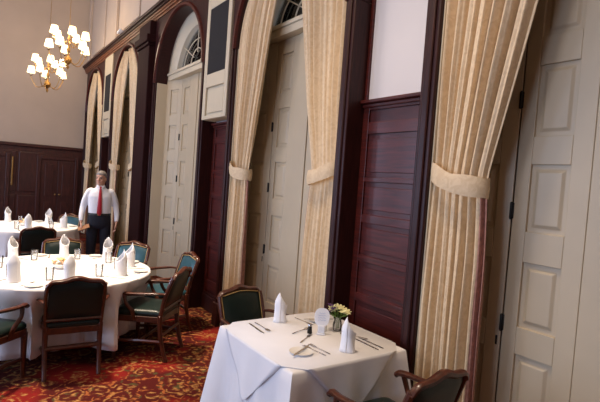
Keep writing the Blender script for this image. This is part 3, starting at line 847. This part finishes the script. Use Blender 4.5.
# ------------------------------------------------------------------ chandeliers
def make_chandelier(loc, label):
    t = thing('chandelier', label, 'chandelier', loc, 0, 'brass chandeliers')
    bm = BM(); lathe(bm, [(.004, -.42), (.02, -.40), (.034, -.375), (.02, -.345), (.012, -.33), (.05, -.30), (.085, -.25), (.075, -.20), (.03, -.16), (.018, -.10), (.035, -.06), (.04, -.02), (.02, .02), (.014, .12), (.03, .16), (.034, .19), (.012, .24), (.018, .34), (.006, .40)], 20)
    obj('body', bm, M['brass'], t)
    bm = BM(); tube(bm, [(0, 0, .39), (0, 0, H-loc[2]-.04)], .006, 6, 1); lathe(bm, [(.07, H-loc[2]-.03), (.06, H-loc[2]-.015), (.01, H-loc[2]-.005)][::-1], 16); obj('chain', bm, M['brass'], t)
    for tier, (n, R, z, off) in enumerate(((5, .40, -.02, .35), (5, .34, .22, .98))):
        for k in range(n):
            a = 2*PI*k/n+off; ca, sa = math.cos(a), math.sin(a)
            def P(r, zz_): return (r*ca, r*sa, zz_)
            zb = -.24 if tier == 0 else .13
            bm = BM(); tube(bm, [P(.05, zb), P(.16, zb-.07), P(.28*R/.4, zb-.06), P(R-.01, z-.11), P(R, z-.06)], .009, 6, 5)
            lathe(bm, [(.012, -.068), (.034, -.058), (.036, -.05), (.012, -.05)], 12, P(R, z)); arm = obj('arm', bm, M['brass'], t)
            bm = BM(); lathe(bm, [(.011, -.05), (.011, .045), (.006, .05)], 10, P(R, z)); obj('candle_sleeve', bm, M['china'], arm)
            bm = BM(); lathe(bm, [(.098, .0), (.066, .145)], 18, P(R, z), False); sh = obj('shade', bm, M['lit_shade'], arm)
            sd = sh.modifiers.new('thick', 'SOLIDIFY'); sd.thickness = .003
    return t
ch = make_chandelier((1.47, 10.5, 4.15), 'brass chandelier with ten lit shades, higher and nearer of the two')
ch2 = make_chandelier((1.29, 12.0, 3.83), 'brass chandelier with lit shades, lower one at left before the far wall')
ch.scale = (.88, .88, 1); ch2.scale = (.84, .84, 1)
# small white fixtures on the cornice
for y, l in ((10.05, 'small white fixture perched on the dark cornice, farther one'), (7.32, 'small white fixture on the dark cornice above the bare arched door')):
    t = thing('emergency_light', l, 'light fixture', (2.335, y, 4.56), 0, 'white fixtures on the cornice')
    bm = BM(); box(bm, -.05, .05, -.09, .09, 0, .05); obj('housing', bm, M['white_plastic'], t, True, .012)
    bm = BM(); lathe(bm, [(.03, .05), (.035, .075), (.02, .09), (.003, .092)], 14); obj('lens', bm, M['china'], t)

# ------------------------------------------------------------------ the man
def remesh(o, v):
    m = o.modifiers.new('remesh', 'REMESH'); m.mode = 'VOXEL'; m.voxel_size = v; m.use_smooth_shade = True
    s = o.modifiers.new('smooth', 'SMOOTH'); s.factor = .5; s.iterations = 3
def ering(c, rx, ry, n=24, pw=1.): 
    out = []
    for k in range(n):
        a = 2*PI*k/n; ca, sa = math.cos(a), math.sin(a)
        out.append((c[0]+rx*math.copysign(abs(ca)**pw, ca), c[1]+ry*math.copysign(abs(sa)**pw, sa), c[2]))
    return out
PX, PY = 1.76, 8.30
man = thing('person', 'grey-haired man in white shirt, red tie and dark trousers standing by the round tables', 'person', (PX, PY, 0), math.radians(-14))
SH = lambda s: [(s*.165, .0, 1.395), (s*.222, .01, 1.27), (s*.255, .015, 1.13), (s*.272, -.03, 1.0), (s*.270, -.075, .885)]
bm = BM()
loft(bm, [ering((0, .0, z), rx, ry) for z, rx, ry in ((.86, .13, .09), (1.0, .14, .10), (1.15, .14, .10), (1.3, .16, .105), (1.40, .15, .085), (1.45, .07, .06), (1.50, .055, .058), (1.56, .055, .06))])
for s in (-1, 1):
    tube(bm, SH(s), [.05, .045, .040, .033, .026], 12, 5)
    tube(bm, [(s*.09, 0, .90), (s*.10, -.005, .50), (s*.105, .02, .09)], [.075, .052, .04], 12, 5)
    tube(bm, [(s*.105, .03, .06), (s*.115, -.11, .04)], [.045, .035], 10, 1)
    # hand: palm, four curled fingers, thumb
    wx, wy, wz = s*.270, -.078, .875
    tube(bm, [(wx, wy, wz+.02), (wx, wy-.008, wz-.03), (wx-s*.004, wy-.014, wz-.085)], [.024, .030, .030], 10, 3, .5, up=(1, 0, 0))
    for f, (dy, ln) in enumerate(((-.034, .070), (-.012, .080), (.010, .074), (.030, .058))):
        b0 = Vector((wx-s*.004, wy-.012+dy*.75, wz-.07))
        tube(bm, [b0, b0+Vector((-s*.004, -.004, -ln*.5)), b0+Vector((-s*.022, -.008, -ln*.85)), b0+Vector((-s*.040, -.008, -ln*.92))], [.010, .0095, .009, .007], 8, 3)
    tube(bm, [(wx, wy-.02, wz-.012), (wx-s*.012, wy-.052, wz-.045), (wx-s*.020, wy-.060, wz-.085)], [.013, .011, .008], 8, 3)
# head (faces -y)
hz = 1.615
hr = [(-.118, .030, .045, -.030), (-.105, .045, .070, .010), (-.08, .056, .082, .045), (-.04, .066, .088, .075), (0, .071, .091, .092), (.04, .074, .092, .100), (.08, .070, .084, .095), (.105, .055, .062, .075), (.122, .03, .033, .045), (.128, .008, .01, .012)]
rings = []
for dz, rx, fy, by in hr:
    ring = []
    for k in range(28):
        a = 2*PI*k/28; sa = math.sin(a)
        ring.append((rx*math.cos(a), (-fy*-sa if sa < 0 else by*sa) if False else (sa*fy if sa < 0 else sa*max(by, .02)), hz+dz))
    rings.append(ring)
HM = Matrix.Translation((0, 0, hz)) @ Matrix.Rotation(math.radians(-22), 4, 'Z') @ Matrix.Translation((0, 0, -hz))
hb = BM(); loft(hb, rings)
tube(hb, [(0, -.088, hz+.022), (0, -.106, hz-.005), (0, -.112, hz-.026), (0, -.092, hz-.034)], [.008, .011, .015, .010], 8, 3)
for s in (-1, 1):
    ell(hb, (s*.012, -.098, hz-.028), (.009, .010, .008), 8)
    ell(hb, (s*.074, .008, hz-.008), (.010, .020, .032), 10)
    tube(hb, [(s*.012, -.090, hz+.030), (s*.032, -.088, hz+.036), (s*.052, -.076, hz+.028)], .007, 6, 3)
    ell(hb, (s*.042, -.066, hz-.03), (.020, .018, .020), 8)
tube(hb, [(-.022, -.082, hz-.058), (0, -.092, hz-.057), (.022, -.082, hz-.058)], .006, 6, 3)
bmesh.ops.transform(hb, matrix=HM, verts=hb.verts)
tmp = bpy.data.meshes.new('t'); hb.to_mesh(tmp); hb.free(); bm.from_mesh(tmp); bpy.data.meshes.remove(tmp)
body = obj('body', bm, M['skin'], man); remesh(body, .0065)
def headpart(name, fn, mat):
    b = BM(); fn(b); bmesh.ops.transform(b, matrix=HM, verts=b.verts); return obj(name, b, M[mat], man)
for s in (-1, 1):
    headpart('eye', lambda b: ell(b, (s*.031, -.0835, hz+.012), (.012, .007, .006), 10), 'eye')
    headpart('eyebrow', lambda b: tube(b, [(s*.014, -.096, hz+.032), (s*.034, -.093, hz+.039), (s*.054, -.080, hz+.030)], .0045, 6, 3), 'hair')
headpart('mouth', lambda b: tube(b, [(-.022, -.086, hz-.058), (0, -.097, hz-.058), (.022, -.086, hz-.058)], .0042, 6, 3), 'lip')
def hairfn(b):
    R = []
    for dz, rx, fy, by in ((-.05, .069, -.030, .080), (-.02, .075, -.012, .095), (.02, .080, .012, .106), (.045, .082, .055, .110), (.068, .080, .088, .108), (.09, .073, .088, .100), (.115, .055, .066, .080), (.134, .03, .036, .048), (.140, .006, .01, .012)):
        R.append([(rx*math.cos(2*PI*k/32), (fy if math.sin(2*PI*k/32) < 0 else by)*math.sin(2*PI*k/32)+.002*math.sin(k*3.1), hz+dz) for k in range(32)])
    loft(b, R)
headpart('hair', hairfn, 'hair')
# shirt
bm = BM()
loft(bm, [ering((0, .0, z), rx, ry, 28, .9) for z, rx, ry in ((.98, .168, .122), (1.04, .176, .132), (1.12, .180, .135), (1.22, .188, .132), (1.32, .196, .125), (1.39, .185, .105), (1.435, .125, .085), (1.465, .078, .070), (1.50, .066, .068))])
for s in (-1, 1):
    p = SH(s); tube(bm, [(s*.12, 0, 1.40)]+p[:-1]+[(s*.270, -.066, .905)], [.05, .058, .056, .050, .043, .034], 14, 5)
shirt = obj('shirt', bm, M['shirt'], man); remesh(shirt, .009)
bm = BM()
for s in (-1, 1):
    tube(bm, [(s*.060, -.045, 1.508), (s*.040, -.078, 1.488), (s*.012, -.094, 1.462), (s*.045, -.105, 1.440)], [.012, .016, .017, .004], 6, 4, .35, up=(0, 1, 0))
obj('collar', bm, M['shirt'], shirt)
bm = BM()
tube(bm, [(-.0, -.088, 1.485), (0, -.104, 1.455)], [.019, .013], 8, 1, .6, up=(0, 1, 0))
prof = [(-.100, 1.458, .014), (-.128, 1.38, .022), (-.146, 1.25, .030), (-.150, 1.13, .036), (-.148, 1.045, .038), (-.147, 1.005, .006)]
rings = [[(w, y, z), (w*.5, y-.008, z), (-w*.5, y-.008, z), (-w, y, z), (-w, y+.012, z), (w, y+.012, z)] for y, z, w in prof]
loft(bm, rings); obj('necktie', bm, M['tie'], man)
# trousers, belt, shoes
bm = BM()
loft(bm, [ering((0, .0, z), rx, ry, 28, .9) for z, rx, ry in ((.78, .14, .10), (.84, .180, .125), (.93, .186, .132), (1.0, .178, .132), (1.035, .176, .132))])
for s in (-1, 1): tube(bm, [(s*.092, 0, .90), (s*.102, -.005, .70), (s*.106, 0, .48), (s*.108, .02, .25), (s*.110, .02, .055)], [.095, .090, .078, .070, .072], 16, 5)
tr = obj('trousers', bm, M['trousers'], man); remesh(tr, .010)
bm = BM(); loft(bm, [ering((0, 0, z), r, q, 28, .9) for z, r, q in ((1.005, .179, .135), (1.01, .183, .139), (1.035, .183, .139), (1.04, .179, .135))]); belt = obj('belt', bm, M['shoe'], man)
bm = BM(); box(bm, -.022, .022, -.150, -.138, 1.006, 1.038); obj('buckle', bm, M['brass'], belt, True, .003)
for s in (-1, 1):
    bm = BM(); loft(bm, [[(s*.110+x*1.0, y*1.0-.05, z) for x, y in [(.048*f*math.cos(a)*(1-.15*math.sin(a)), .145*f*math.sin(a)) for a in [2*PI*k/18 for k in range(18)]]] for z, f in ((.0, .98), (.018, 1.0), (.035, .96), (.06, .8), (.085, .5))])
    obj('shoe', bm, M['shoe'], man)
# folder in his right hand
mw_ = Matrix.Translation((PX, PY, 0)) @ Matrix.Rotation(math.radians(-14), 4, 'Z')
hp = mw_ @ Vector((-.225, -.125, .80))
bm = BM(); box(bm, -.09, .09, -.055, .055, -.006, .006); o = obj('order_folder', bm, M['folder'], None, True, .003, hp, (math.radians(28), math.radians(-22), math.radians(-14)))
tag(o, 'small brown folder held in the right hand of the standing man', 'folder')

# ------------------------------------------------------------------ light
def area(name, loc, rot, sx, sy, col, e, spread=PI):
    l = bpy.data.lights.new(name, 'AREA'); l.shape = 'RECTANGLE'; l.size = sx; l.size_y = sy; l.color = col; l.energy = e; l.spread = spread
    o = bpy.data.objects.new(name, l); C.objects.link(o); o.location = loc; o.rotation_euler = rot; return o
for k, w in enumerate(WIN):
    area('daylight_window', (XL-.03, w, 2.35), (0, -PI/2, 0), 3.6, 1.7, (.52, .67, 1.), 125 if k == 0 else 125)
def point(name, loc, col, e, r):
    l = bpy.data.lights.new(name, 'POINT'); l.color = col; l.energy = e; l.shadow_soft_size = r
    o = bpy.data.objects.new(name, l); C.objects.link(o); o.location = loc; return o
WARM = (1., .80, .60)
point('chandelier_light', (1.42, 10.5, 4.55), WARM, 35, .25); point('chandelier_light', (1.29, 12., 4.30), WARM, 35, .25)
def spot(name, loc, tgt, col, e, ang, r=.25, blend=.6):
    l = bpy.data.lights.new(name, 'SPOT'); l.color = col; l.energy = e; l.spot_size = math.radians(ang); l.spot_blend = blend; l.shadow_soft_size = r
    o = bpy.data.objects.new(name, l); C.objects.link(o); o.location = loc
    o.rotation_euler = (Vector(tgt)-Vector(loc)).to_track_quat('-Z', 'Y').to_euler(); return o
spot('added_table_spot', (.4, 5.0, 6.9), (.75, 5.15, .75), WARM, 3200, 34)  # added unseen spots for chandelier light over the tables, no fixture built
spot('added_table_spot', (.5, 8.8, 6.9), (.72, 8.85, .75), WARM, 2300, 34)
spot('added_table_spot', (.9, 2.3, 6.9), (1.9, 2.45, .75), WARM, 760, 40)
point('added_warm_fill', (-1.5, 6.5, 6.2), WARM, 200, .5); point('added_warm_fill', (-1.5, 1.5, 6.2), WARM, 130, .5)  # added warm fill points out of view, no lamp built there
w = bpy.data.worlds.new('sky'); bpy.context.scene.world = w; w.use_nodes = True
bg = w.node_tree.nodes['Background']; bg.inputs['Color'].default_value = (.74, .82, 1., 1); bg.inputs['Strength'].default_value = 1.3
sc = bpy.context.scene
sc.view_settings.view_transform = 'Standard'; sc.view_settings.look = 'None'; sc.view_settings.gamma = 1; sc.view_settings.use_curve_mapping = False
sc.view_settings.exposure = 0.
try: sc.cycles.use_denoising = True
except Exception: pass
